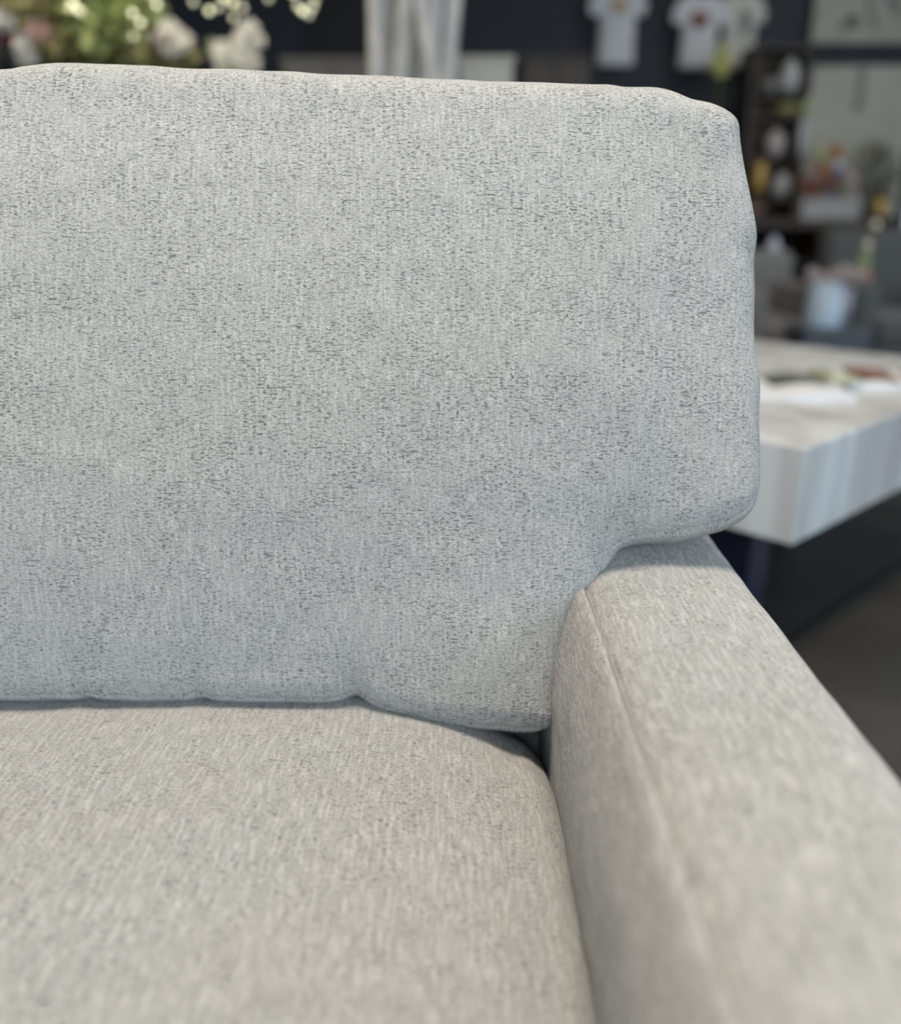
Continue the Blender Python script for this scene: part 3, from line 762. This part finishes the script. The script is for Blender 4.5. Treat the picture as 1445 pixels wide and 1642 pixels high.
def bloom(c, r, mat, facing=Vector((0, -1, 0.3)), layers=3, n=7):
    bm = bmesh.new(); f = facing.normalized(); a_ = f.orthogonal().normalized(); b_ = f.cross(a_)
    for l in range(layers):
        lift = 0.15 + 0.55 * l / max(1, layers - 1); rr = r * (1.0 - 0.22 * l)
        for k in range(n):
            an = 2 * math.pi * (k + 0.5 * l) / n
            d = (a_ * math.cos(an) + b_ * math.sin(an)) * (1 - lift * 0.5) + f * lift
            bm_leaf(bm, c + f * 0.1 * r * l, d, f, rr, rr * 0.95, 0.2)
    bm_lathe(bm, ball_prof(r * 0.28, 5), 8, c.x, c.y, c.z)
    return bm_obj('bloom', bm, mat, None, True)
def pot(c, r, h, mat, z0, nm='pot'):
    return lathe(nm, [(0, 0), (r * 0.72, 0), (r, h), (r * 1.05, h), (r * 1.05, h + 0.015), (r * 0.9, h + 0.015), (r * 0.85, h - 0.03), (0, h - 0.03)], mat, None, 24, (c[0], c[1], z0))

# low display table that carries the plants at the left
YG = 3.9
gl, gr_ = at(-60, 200, YG), at(440, 200, YG)
disp_z = 0.92
dt = tag(empty('display_table', ((gl.x + gr_.x) / 2, YG, 0)), 'dark wooden display table carrying the potted plants', 'table')
child_at(box('table_top', gl.x - 0.15, gr_.x + 0.1, YG - 0.35, YG + 0.35, disp_z - 0.04, disp_z, M_DARKWOOD, bev=0.004), dt)
for x in (gl.x - 0.08, gr_.x + 0.03):
    for y in (YG - 0.28, YG + 0.28): child_at(box('leg', x - 0.03, x + 0.03, y - 0.03, y + 0.03, 0.0005, disp_z - 0.04, M_DARKWOOD, bev=0.003), dt)

def plant(label, xp, Y, z0, pot_r, pot_h, pot_mat, fol, blooms, name='flowering_plant', cat='plant', stem_mat=None):
    b0 = at(xp, 60, Y)
    t = tag(empty(name, (b0.x, Y, z0)), label, cat)
    child_at(pot((b0.x, Y), pot_r, pot_h, pot_mat, z0 + 0.0005), t)
    base = Vector((b0.x, Y, z0 + pot_h - 0.03))
    for (fx, fy, rx, rz, n, ln, wd, mat) in fol:
        c = at(fx, fy, Y); child_at(foliage('foliage', c, rx, min(rx, 0.16), rz, n, ln, wd, mat), t)
        child_at(tube('stem', [base, base.lerp(c, 0.5) + Vector((0.01, 0, 0.03)), c], [0.008, 0.006, 0.003], M_STEM), t)
    for (bx, by, rp, mat) in blooms:
        c = at(bx, by, Y - 0.06); rr = rp * Y / F_PX
        bl = child_at(bloom(c, rr, mat), t)
        child_at(tube('stem', [base, base.lerp(c, 0.6) + Vector((0.0, 0.03, 0.0)), c + Vector((0, 0.02, -0.01))], [0.004, 0.004, 0.003], M_STEM), t)
    return t
plant('bushy green plant in a dark pot left of the white flowers', 150, YG, disp_z, 0.12, 0.2, M_METAL,
      [(110, 20, 0.20, 0.20, 260, 0.10, 0.035, M_LEAF2), (175, 30, 0.16, 0.20, 330, 0.11, 0.045, M_LEAF), (125, 62, 0.20, 0.10, 160, 0.10, 0.035, M_LEAF2), (190, 70, 0.10, 0.08, 80, 0.09, 0.03, M_LEAF)], [])
plant('dusty pink and white blooms in a pot at the far left', 30, YG - 0.12, disp_z, 0.08, 0.15, M_METAL,
      [(20, 85, 0.10, 0.05, 60, 0.08, 0.03, M_MIDGREY)],
      [(60, 52, 20, M_DPINK), (38, 72, 19, M_COTTON2), (44, 92, 18, M_COTTON2), (5, 30, 20, M_COTTON2), (10, 64, 16, M_RED), (12, 8, 16, M_LEAF2)])
plant('white flowers with brown leaves in a pot behind the cushion', 275, YG, disp_z, 0.07, 0.14, M_METAL,
      [(262, 92, 0.10, 0.05, 90, 0.08, 0.03, M_LEAF2), (240, 90, 0.05, 0.05, 30, 0.08, 0.03, M_LEAF2)],
      [(270, 50, 19, M_WPETAL), (258, 62, 17, M_PINK), (292, 66, 17, M_WPETAL), (272, 76, 18, M_WPETAL)])
plant('tall white blooms in a pot left of the birch poles', 385, YG, disp_z, 0.07, 0.14, M_METAL,
      [(372, 100, 0.06, 0.04, 40, 0.08, 0.03, M_LEAFP)],
      [(398, 48, 17, M_WPETAL), (390, 66, 19, M_WPETAL), (356, 80, 18, M_YPALE) if False else (356, 82, 18, M_WPETAL), (394, 88, 20, M_WPETAL), (412, 66, 13, M_WPETAL), (398, 102, 20, M_WPETAL), (360, 98, 17, M_WPETAL)])

# strings of small round bulbs over the plants
M_BULB = plain('pale_yellow_bulb', (0.86, 0.86, 0.56), 0.3, 0.0, emit=2.0)
M_BULB2 = plain('dim_yellow_bulb', (0.70, 0.70, 0.50), 0.3, 0.0, emit=1.1)
def light_string(label, Y, top, pts):
    A = at(*top, Y); A.z = ZC - 0.001
    t = tag(empty('light_string', (A.x, A.y, A.z)), label, 'string light', 'light strings over the plants')
    P = [at(x, y, Y) for x, y, *_ in pts]
    wire = [A] + [Vector((P[0].x, Y, P[0].z + 0.5))] + P
    child_at(tube('wire', wire, 0.0015, M_STEM, None, 5), t)
    for p, q in zip(P, pts):
        child_at(lathe('bulb', ball_prof(0.010, 6), M_BULB if len(q) < 3 else M_BULB2, None, 10, (p.x, p.y - 0.008, p.z - 0.008)), t)
light_string('string of pale yellow bulbs hanging before the green plant', 3.55, (213, 0), [(205, -20), (252, 4), (240, -12, 1), (213, 17), (226, 33), (215, 55, 1)])
light_string('short cluster string of pale bulbs over the middle of the green plant', 3.55, (118, 0), [(121, -14), (117, 2), (113, 9, 1), (132, 16, 1), (126, 12)])
light_string('string of pale yellow bulbs above the white flowers', 3.55, (340, 0), [(311, 0, 1), (336, 14), (352, 8, 1), (360, -8), (374, 1), (390, 9, 1), (375, 25, 1)])
light_string('string of pale yellow bulbs left of the birch poles', 3.55, (490, 0), [(431, -6, 1), (470, -14), (478, 7, 1), (486, 14), (502, 8, 1), (496, 20, 1), (505, -4, 1)])

# ------------------------------------------------------------------ hanging shirts
def shirt(x0, x1, ytop, ybot, Y, mat, label, prints=()):
    """x0..x1 sleeve span and ytop..ybot in picture measure, at depth Y"""
    a_, b_ = at(x0, ytop, Y), at(x1, ytop, Y); zb = at((x0 + x1) / 2, ybot, Y).z
    w = b_.x - a_.x; cx = (a_.x + b_.x) / 2; h = a_.z - zb
    t = tag(empty('shirt', (cx, Y, zb)), label, 'shirt', 'white shirts hanging on the back wall')
    out = [(-0.32, 0), (-0.30, 0.30), (-0.305, 0.57), (-0.32, 0.60), (-0.455, 0.58), (-0.50, 0.71), (-0.36, 0.92), (-0.13, 1.0), (-0.07, 0.955), (0, 0.94)]
    pts = out + [(-x, z) for x, z in out[-2::-1]]
    bm = bmesh.new()
    F_, B_ = [], []
    for (x, z) in pts:
        F_.append(bm.verts.new((cx + x * w, Y - 0.018, zb + z * h))); B_.append(bm.verts.new((cx + x * w, Y + 0.018, zb + z * h)))
    bm.faces.new(F_); bm.faces.new(B_[::-1])
    for i in range(len(pts)): j = (i + 1) % len(pts); bm.faces.new((F_[i], B_[i], B_[j], F_[j]))
    bm.normal_update()
    bmesh.ops.triangulate(bm, faces=[f for f in bm.faces if len(f.verts) > 4])
    bmesh.ops.subdivide_edges(bm, edges=bm.edges[:], cuts=2, use_grid_fill=True)
    for v in bm.verts:
        v.co.y += 0.010 * math.sin((v.co.x - cx) / w * 16) * (1 if v.co.z < zb + 0.6 * h else 0.3)
    o = child_at(bm_obj('cloth', bm, mat, None, True), t)
    for (pxx, pyy, rw, rh, pm_) in prints:
        c = at(pxx, pyy, Y); sc_ = Y / F_PX
        bm = bmesh.new(); n = 14; vv = []
        for k in range(n):
            an = 2 * math.pi * k / n; rr = 1 + 0.18 * math.sin(an * 3 + 1)
            vv.append((c.x + rw * sc_ * rr * math.cos(an), c.z + rh * sc_ * rr * math.sin(an)))
        f1 = [bm.verts.new((x, Y - 0.031, z)) for x, z in vv]; f2 = [bm.verts.new((x, Y - 0.020, z)) for x, z in vv]
        bm.faces.new(f1); bm.faces.new(f2[::-1])
        for i in range(n): bm.faces.new((f1[i], f1[(i + 1) % n], f2[(i + 1) % n], f2[i]))
        child_at(bm_obj('print', bm, pm_), t)
    zt = zb + h
    hg = child_at(tube('hanger', [(cx - 0.30 * w, Y, zb + 0.90 * h), (cx - 0.12 * w, Y, zb + 0.955 * h), (cx, Y, zt + 0.01), (cx + 0.12 * w, Y, zb + 0.955 * h), (cx + 0.30 * w, Y, zb + 0.90 * h)], 0.006, M_BROWNWOOD), t)
    hk = tube('hook', [(cx, Y, zt + 0.01), (cx, Y, zt + 0.05), (cx, Y + 0.03, zt + 0.075), (cx, YB, zt + 0.075)], 0.003, M_METAL); hk.parent = hg
    return t
YSH = 6.38
shirt(945, 1040, -32, 106, YSH, M_COTTON, 'white shirt with a tan print hanging alone, leftmost of the three', [(992, 10, 12, 9, plain('tan_print', (0.45, 0.30, 0.18), 0.8, 0.2))])
shirt(1079, 1172, -12, 110, YSH - 0.02, M_COTTON, 'white shirt with a red brown chest print, middle of the three', [(1120, 33, 13, 11, M_PRINT)])
shirt(1150, 1232, -14, 110, YSH + 0.04, M_COTTON2, 'cream shirt with a grey centre print, rightmost of the three', [(1193, 38, 7, 18, M_PRINTG)])

# ------------------------------------------------------------------ pictures on the back wall
def canvas(x0, x1, y0, y1, Y, mat, label, strokes=(), zrest=None):
    a_, b_ = at(x0, y0, Y), at(x1, y1, Y)
    t = tag(empty('canvas', ((a_.x + b_.x) / 2, Y, b_.z)), label, 'picture', 'pale canvases')
    child_at(box('painted_cloth', a_.x, b_.x, Y - 0.02, Y + 0.012, b_.z, a_.z, mat, bev=0.004), t)
    for (p0, p1, q0, q1) in ((a_.x + 0.01, b_.x - 0.01, a_.z - 0.06, a_.z - 0.01), (a_.x + 0.01, b_.x - 0.01, b_.z + 0.01, b_.z + 0.06)): child_at(box('stretcher_bar', p0, p1, Y + 0.012, Y + 0.035, q0, q1, M_BROWNWOOD), t)
    for pts_, wd, sm in strokes:
        bm = bmesh.new(); Q = [at(x, y, Y) for x, y in pts_]; sc_ = Y / F_PX
        for p, q in zip(Q[:-1], Q[1:]):
            d = (q - p); ln = d.length; an = math.atan2(d.z, d.x)
            M = Matrix.Translation(((p.x + q.x) / 2, Y - 0.0215, (p.z + q.z) / 2)) @ Matrix.Rotation(-an, 4, 'Y')
            bm_box(bm, -ln / 2, ln / 2, -0.001, 0.001, -wd * sc_ / 2, wd * sc_ / 2, M=M)
        child_at(bm_obj('brush_stroke', bm, sm), t)
    return t
M_CANV = plain('pale_canvas', (0.37, 0.36, 0.315), 0.8, 0.10, 3)
M_STROKE = plain('grey_wash', (0.20, 0.20, 0.185), 0.8, 0.2)
M_STROKED = plain('charcoal_wash', (0.06, 0.06, 0.055), 0.8, 0.2)
canvas(1317, 1500, -90, 70, 6.45, M_CANV, 'pale canvas with dark strokes hanging high on the navy wall',
       [([(1364, 26), (1366, 38)], 16, M_STROKED), ([(1352, 44), (1380, 40)], 9, M_STROKE), ([(1392, -10), (1394, 22), (1401, 50)], 9, M_STROKE), ([(1340, 52), (1354, 36)], 8, M_STROKE), ([(1425, -5), (1440, 22)], 14, M_STROKE)])
# console carrying the second canvas and the flower trough
YC = 5.6
ca, cb = at(1190, 352, YC), at(1432, 352, YC)
ZCON = ca.z
con = tag(empty('console_table', ((ca.x + cb.x) / 2, YC + 0.3, 0)), 'dark wooden console table against the back wall under the canvas', 'table')
child_at(box('table_top', ca.x, cb.x, YC, YC + 0.75, ZCON - 0.05, ZCON, M_DARKWOOD, bev=0.004), con)
for x0p, x1p in ((1196, 1212), (1322, 1338), (1412, 1428)):
    x0, x1 = at(x0p, 352, YC).x, at(x1p, 352, YC).x
    for y in (YC + 0.05, YC + 0.62): child_at(box('leg', x0, x1, y, y + 0.07, 0.0005, ZCON - 0.05, M_DARKWOOD, bev=0.003), con)
xa, xb_ = at(1340, 352, YC).x, at(1410, 352, YC).x
child_at(box('drawer_box', xa, xb_, YC + 0.03, YC + 0.6, ZCON - 0.34, ZCON - 0.05, M_BROWNWOOD, bev=0.004), con)
YCV = YC + 0.62
c2 = canvas(1303, 1436, 106, 0, YCV, M_CANV, 'tall pale canvas with one grey stroke standing on the console', [([(1381, 108), (1378, 150), (1371, 182)], 13, M_STROKE)]) if False else None
a_, b_ = at(1303, 106, YCV), at(1436, 106, YCV)
def px_y(z, Y):     # picture row of height z at depth Y
    s = (z - CAM_Z) / Y; v = (s * math.cos(PITCH) + math.sin(PITCH)) / (math.cos(PITCH) - s * math.sin(PITCH)); return H_PX / 2 - v * F_PX
canvas(1303, 1436, 106, px_y(ZCON + 0.002, YCV), YCV, M_CANV, 'tall pale canvas with one grey stroke standing on the console', [([(1381, 110), (1378, 150), (1371, 182)], 13, M_STROKE)])
# black upright frame edge right of the canvas
pf = at(1446, 330, 6.3)
fr = tag(empty('floor_mirror', (pf.x + 0.25, 6.3, 0)), 'black framed mirror standing at the right of the canvas', 'mirror')
for nm, (x0, x1, z0, z1) in (('frame_side', (pf.x - 0.03, pf.x + 0.03, 0.0005, 1.5)), ('frame_side', (pf.x + 0.5, pf.x + 0.56, 0.0005, 1.5)), ('frame_rail', (pf.x + 0.03, pf.x + 0.5, 1.44, 1.5)), ('frame_rail', (pf.x + 0.03, pf.x + 0.5, 0.0005, 0.06))):
    child_at(box(nm, x0, x1, 6.28, 6.33, z0, z1, M_BLACK, bev=0.003), fr)
child_at(box('mirror_glass', pf.x + 0.03, pf.x + 0.5, 6.305, 6.32, 0.06, 1.44, plain('mirror_silver', (0.25, 0.25, 0.26), 0.05, 0.0, metal=1.0)), fr)

# dark brown shelf unit behind the console end, with pale ornaments
YK = 5.95
ka, kb = at(1208, 80, YK), at(1298, 80, YK)
# an open hutch standing on the console
hut = tag(empty('shelf_hutch', ((ka.x + kb.x) / 2, YK + 0.1, ZCON)), 'dark brown open shelf hutch standing on the console', 'shelf')
kz = ka.z
child_at(box('back_panel', ka.x, kb.x, YK + 0.2, YK + 0.22, ZCON + 0.0005, kz, plain('umber_wood', (0.055, 0.035, 0.022), 0.6, 0.3, 8)), hut)
for x in (ka.x, kb.x - 0.02): child_at(box('side_panel', x, x + 0.02, YK - 0.02, YK + 0.2, ZCON + 0.0005, kz, M_DARKWOOD), hut)
shelf_rows = [150, 186, 252, 318]
SZ = []
for yp in shelf_rows:
    z = at(1250, yp, YK).z; SZ.append(z)
    child_at(box('shelf_board', ka.x + 0.02, kb.x - 0.02, YK - 0.02, YK + 0.2, z - 0.018, z, M_DARKWOOD), hut)
child_at(box('top_board', ka.x - 0.01, kb.x + 0.01, YK - 0.03, YK + 0.22, kz, kz + 0.02, M_DARKWOOD), hut)
def vase(label, xp, z0, rp, hp, mat, Y, name='vase', shape='round'):
    c = at(xp, 200, Y); s = Y / F_PX; r = rp * s; h = hp * s
    pr = {'round': [(0, 0), (r * 0.5, 0), (r * 0.85, h * 0.2), (r, h * 0.45), (r * 0.8, h * 0.75), (r * 0.35, h * 0.92), (r * 0.42, h), (r * 0.3, h), (r * 0.25, h * 0.9), (r * 0.6, h * 0.6), (0, h * 0.2)],
          'tall': [(0, 0), (r * 0.7, 0), (r * 0.9, h * 0.3), (r, h * 0.75), (r * 0.85, h), (r * 0.75, h), (r * 0.85, h * 0.7), (r * 0.6, h * 0.1), (0, h * 0.08)],
          'bowl': [(0, 0), (r * 0.4, 0), (r * 0.8, h * 0.4), (r, h), (r * 0.93, h), (r * 0.7, h * 0.45), (0, h * 0.15)]}[shape]
    o = lathe(name, pr, mat, None, 24, (c.x, Y, z0 + 0.0006))
    return tag(o, label, name)
vase('round white vase on the top shelf of the hutch', 1258, SZ[0], 15, 48, M_STONEC, YK + 0.05)
vase('grey bowl beside the round white vase on the top shelf', 1228, SZ[0], 15, 20, M_GREYF, YK + 0.04, 'bowl', 'bowl')
vase('olive bowl on the second shelf of the hutch', 1258, SZ[1], 22, 15, M_LEAF2, YK + 0.04, 'bowl', 'bowl')
vase('small pale green cup at the right of the second shelf', 1288, SZ[1], 10, 22, M_LEAFP, YK + 0.04, 'cup', 'tall')
vase('white vase at the right of the third shelf', 1286, SZ[2], 12, 62, M_STONEC, YK + 0.04)
vase('pinkish white round vase on the third shelf', 1246, SZ[2], 15, 38, plain('blush_ceramic', (0.42, 0.37, 0.37), 0.4, 0.04), YK + 0.04)
vase('aged brass vase on the lowest shelf of the hutch', 1226, SZ[3], 13, 56, M_BRASS, YK + 0.04, shape='tall')
vase('white round vase beside the brass vase on the lowest shelf', 1264, SZ[3], 16, 36, M_STONEC, YK + 0.04)
vase('brown squat bowl on the console below the brass vase', 1222, ZCON, 18, 20, plain('umber_glaze', (0.16, 0.10, 0.08), 0.5), YK - 0.2, 'bowl', 'bowl')

# flower trough on the console
YT = 5.72
ta, tb = at(1280, 330, YT), at(1372, 330, YT)
tr = tag(empty('flower_trough', ((ta.x + tb.x) / 2, YT, ZCON)), 'white trough of orange, violet and green flowers on the console', 'planter')
zt = at(1320, 318, YT).z
bm = bmesh.new()
bm_box(bm, ta.x, tb.x, YT - 0.07, YT - 0.055, ZCON + 0.0006, zt); bm_box(bm, ta.x, tb.x, YT + 0.055, YT + 0.07, ZCON + 0.0006, zt)
bm_box(bm, ta.x, ta.x + 0.015, YT - 0.055, YT + 0.055, ZCON + 0.0006, zt); bm_box(bm, tb.x - 0.015, tb.x, YT - 0.055, YT + 0.055, ZCON + 0.0006, zt)
bm_box(bm, ta.x + 0.015, tb.x - 0.015, YT - 0.055, YT + 0.055, ZCON + 0.0006, ZCON + 0.02)
child_at(bm_obj('trough', bm, plain('weathered_white_paint', (0.30, 0.29, 0.29), 0.6, 0.1)), tr)
child_at(box('soil', ta.x + 0.015, tb.x - 0.015, YT - 0.055, YT + 0.055, ZCON + 0.02, zt - 0.012, M_DARKWOOD), tr)
for (bx, by, rp, mat) in [(1316, 244, 12, M_LEAFP), (1340, 243, 12, M_ORANGE), (1320, 270, 12, M_ORANGE), (1346, 277, 10, M_VIOLET), (1345, 264, 8, M_COTTON), (1290, 296, 13, M_TERRA), (1310, 296, 13, M_TERRA), (1330, 292, 14, M_TERRA), (1338, 308, 8, M_VIOLET), (1302, 308, 9, M_RED), (1362, 285, 14, M_PINK), (1352, 300, 10, M_LEAF2), (1368, 310, 10, M_PINK), (1306, 280, 10, M_DPINK)]:
    c = at(bx, by, YT); rr = rp * YT / F_PX
    child_at(bloom(c, rr, mat), tr)
    xx = min(max(c.x, ta.x + 0.03), tb.x - 0.03)
    child_at(tube('stem', [(xx, YT, zt - 0.015), ((c.x + xx) / 2, YT + 0.02, (c.z + zt) / 2), (c.x, YT + 0.012, c.z)], 0.004, M_STEM), tr)
# pale grey-green spray right of it
c0 = at(1400, 300, YT)
sp = tag(empty('leafy_spray', (c0.x, YT + 0.1, ZCON)), 'pale grey green leafy spray in a small pot before the canvas', 'plant')
child_at(pot((c0.x, YT + 0.1), 0.05, 0.09, M_MIDGREY, ZCON + 0.0006), sp)
M_SAGE = plain('sage_leaf', (0.20, 0.20, 0.155), 0.7, 0.2)
child_at(foliage('foliage', at(1398, 280, YT + 0.1), 0.13, 0.10, 0.17, 160, 0.08, 0.03, M_SAGE), sp)
child_at(foliage('foliage', at(1395, 315, YT + 0.1), 0.09, 0.08, 0.09, 70, 0.07, 0.03, M_SAGE), sp)
for dx in (-0.03, 0.0, 0.03): child_at(tube('stem', [(c0.x + dx * 0.3, YT + 0.1, ZCON + 0.05), (c0.x + dx, YT + 0.1, ZCON + 0.2), (c0.x + dx * 2, YT + 0.1, ZCON + 0.36)], 0.003, M_STEM), sp)
vase('amber brown jar at the right end of the console', 1430, ZCON, 11, 30, M_BRASS, YT - 0.02, 'jar', 'tall')
# yellow-green flower before the shirts
c1 = at(1157, 100, 5.85)
yf = tag(empty('tall_flower', (c1.x, 5.85, 0)), 'tall yellow green flower stem in a dark floor vase below the shirts', 'plant')
child_at(lathe('floor_vase', [(0, 0), (0.10, 0), (0.14, 0.35), (0.09, 0.75), (0.05, 0.85), (0.06, 0.9), (0.045, 0.9), (0.04, 0.84), (0, 0.6)], M_METAL, None, 24, (c1.x, 5.85, 0.0006)), yf)
child_at(tube('stem', [(c1.x, 5.85, 0.7), (c1.x + 0.01, 5.85, 1.2), (c1.x, 5.85, c1.z)], 0.006, M_STEM), yf)
for bx, by, rp in ((1150, 102, 12), (1160, 96, 13), (1156, 112, 12), (1158, 80, 10)): child_at(bloom(at(bx, by, 5.83), rp * 5.85 / F_PX, M_YELLOW), yf)

# ------------------------------------------------------------------ chairs and pots in the mid distance
def armchair(label, x, y, rz, w, mat, back_h, seat_h=0.42):
    t = tag(empty('armchair', (x, y, 0), rz), label, 'armchair', 'grey lounge chairs by the console')
    d = 0.72
    def p(nm, *a, bev=0.04):
        bm = bmesh.new(); bm_box(bm, *a, bev=bev, seg=4); return bm_obj(nm, bm, mat, t, True)
    p('seat_base', -w / 2 + 0.1, w / 2 - 0.1, -d / 2, d / 2 - 0.12, 0.14, seat_h - 0.14, bev=0.02)
    p('seat_pad', -w / 2 + 0.105, w / 2 - 0.105, -d / 2 - 0.02, d / 2 - 0.14, seat_h - 0.14, seat_h)
    p('backrest', -w / 2, w / 2, d / 2 - 0.16, d / 2, 0.14, back_h, bev=0.05)
    for s in (-1, 1): p('armrest', min(s * w / 2, s * (w / 2 - 0.105)), max(s * w / 2, s * (w / 2 - 0.105)), -d / 2, d / 2 - 0.165, 0.14, 0.58, bev=0.03)
    for sx in (-1, 1):
        for sy in (-1, 1):
            lathe('leg', [(0, 0.0005), (0.014, 0.0005), (0.022, 0.14), (0, 0.14)], M_DARKWOOD, t, 12, (sx * (w / 2 - 0.08), sy * (d / 2 - 0.08), 0))
    return t
g1 = at(1245, 450, 4.55)
armchair('mid grey lounge chair between the back cushion and the blue pot', g1.x + 0.02, 4.75, math.radians(8), 0.52, M_GREYF, at(1245, 402, 5.0).z)
g2 = at(1388, 450, 4.55)
armchair('dark grey lounge chair at the right edge beyond the coffee table', g2.x + 0.34, 4.95, math.radians(-4), 0.62, M_DGREYF, at(1420, 368, 5.2).z)
# small round side table with a white vase, behind the grey chair
s1 = at(1263, 420, 5.3); zst = at(1263, 418, 5.3).z
st = tag(empty('side_table', (s1.x, 5.3, 0)), 'small dark round side table behind the grey lounge chair', 'table')
child_at(lathe('table_top', [(0, zst - 0.02), (0.16, zst - 0.02), (0.16, zst), (0, zst)], M_METAL, None, 28, (s1.x, 5.3, 0)), st)
child_at(lathe('pedestal', [(0, 0.0006), (0.12, 0.0006), (0.11, 0.015), (0.015, 0.03), (0.015, zst - 0.02), (0, zst - 0.02)], M_METAL, None, 20, (s1.x, 5.3, 0)), st)
vase('small bluish white vase on the round side table', 1262, zst, 11, 36, plain('bluish_ceramic', (0.52, 0.55, 0.64), 0.35, 0.03), 5.3)
# plinth with the pale blue pot and pink flowers
YV = 4.1
v0 = at(1317, 524, YV); zpl = v0.z
pl_ = tag(empty('plinth', (v0.x, YV, 0)), 'low slate grey plinth under the pale blue pot', 'plinth')
child_at(box('plinth_body', v0.x - 0.11, v0.x + 0.17, YV - 0.12, YV + 0.12, 0.0006, zpl - 0.03, plain('slate_paint', (0.065, 0.08, 0.10), 0.6), bev=0.004), pl_)
child_at(box('plinth_cap', v0.x - 0.12, v0.x + 0.18, YV - 0.13, YV + 0.13, zpl - 0.03, zpl, plain('slate_cap', (0.08, 0.095, 0.115), 0.5), bev=0.004), pl_)
pp = tag(empty('potted_flowers', (v0.x, YV, zpl)), 'pale blue pot of dusty pink flowers with two pale balls coloured as glints', 'plant')
hpot = at(1317, 452, YV).z - zpl
rpot = 29 * YV / F_PX
child_at(lathe('pot', [(0, 0), (rpot * 0.95, 0), (rpot, hpot * 0.1), (rpot * 0.84, hpot), (rpot * 0.76, hpot), (rpot * 0.7, hpot * 0.85), (0, hpot * 0.8)], M_BLUEC, None, 28, (v0.x, YV, zpl + 0.0006)), pp)
top = Vector((v0.x, YV, zpl + hpot * 0.8))
for (bx, by, rp, mat) in [(1304, 440, 13, M_PINK), (1340, 440, 12, M_PINK), (1357, 436, 14, M_PINK), (1375, 438, 13, M_PINK), (1390, 442, 11, M_DPINK), (1320, 446, 10, M_PINK), (1386, 424, 10, M_LEAFP), (1388, 410, 9, M_LEAFP)]:
    c = at(bx, by, YV); child_at(bloom(c, rp * YV / F_PX, mat), pp)
    child_at(tube('stem', [top, top.lerp(c, 0.6) + Vector((0, 0.01, 0.02)), c + Vector((0, 0.008, 0))], 0.003, M_STEM), pp)
M_GLINT = plain('pale_glint', (0.62, 0.58, 0.44), 0.3, 0.05)
cpts = [top, at(1384, 425, YV), at(1390, 394, YV), at(1404, 362, YV)]
child_at(tube('stem', cpts, 0.003, M_STEM), pp)
for bx, by in ((1404, 361), (1391, 393)):
    c = at(bx, by, YV - 0.012); child_at(lathe('glint_ball', ball_prof(0.020, 6), M_GLINT, None, 12, tuple(c)), pp)  # balls stand in for two bright glints, put in as pale colour
# slim grey pot behind the blue one
g3 = at(1356, 450, YV + 0.02)
gp = lathe('flower_pot', [(0, 0), (0.045, 0), (0.05, hpot * 0.85), (0.043, hpot * 0.85), (0.04, hpot * 0.6), (0, hpot * 0.5)], plain('lilac_grey_glaze', (0.24, 0.25, 0.30), 0.4), None, 20, (g3.x, YV + 0.03, zpl + 0.0006))
tag(gp, 'slim lilac grey pot to the right of the pale blue pot', 'pot')
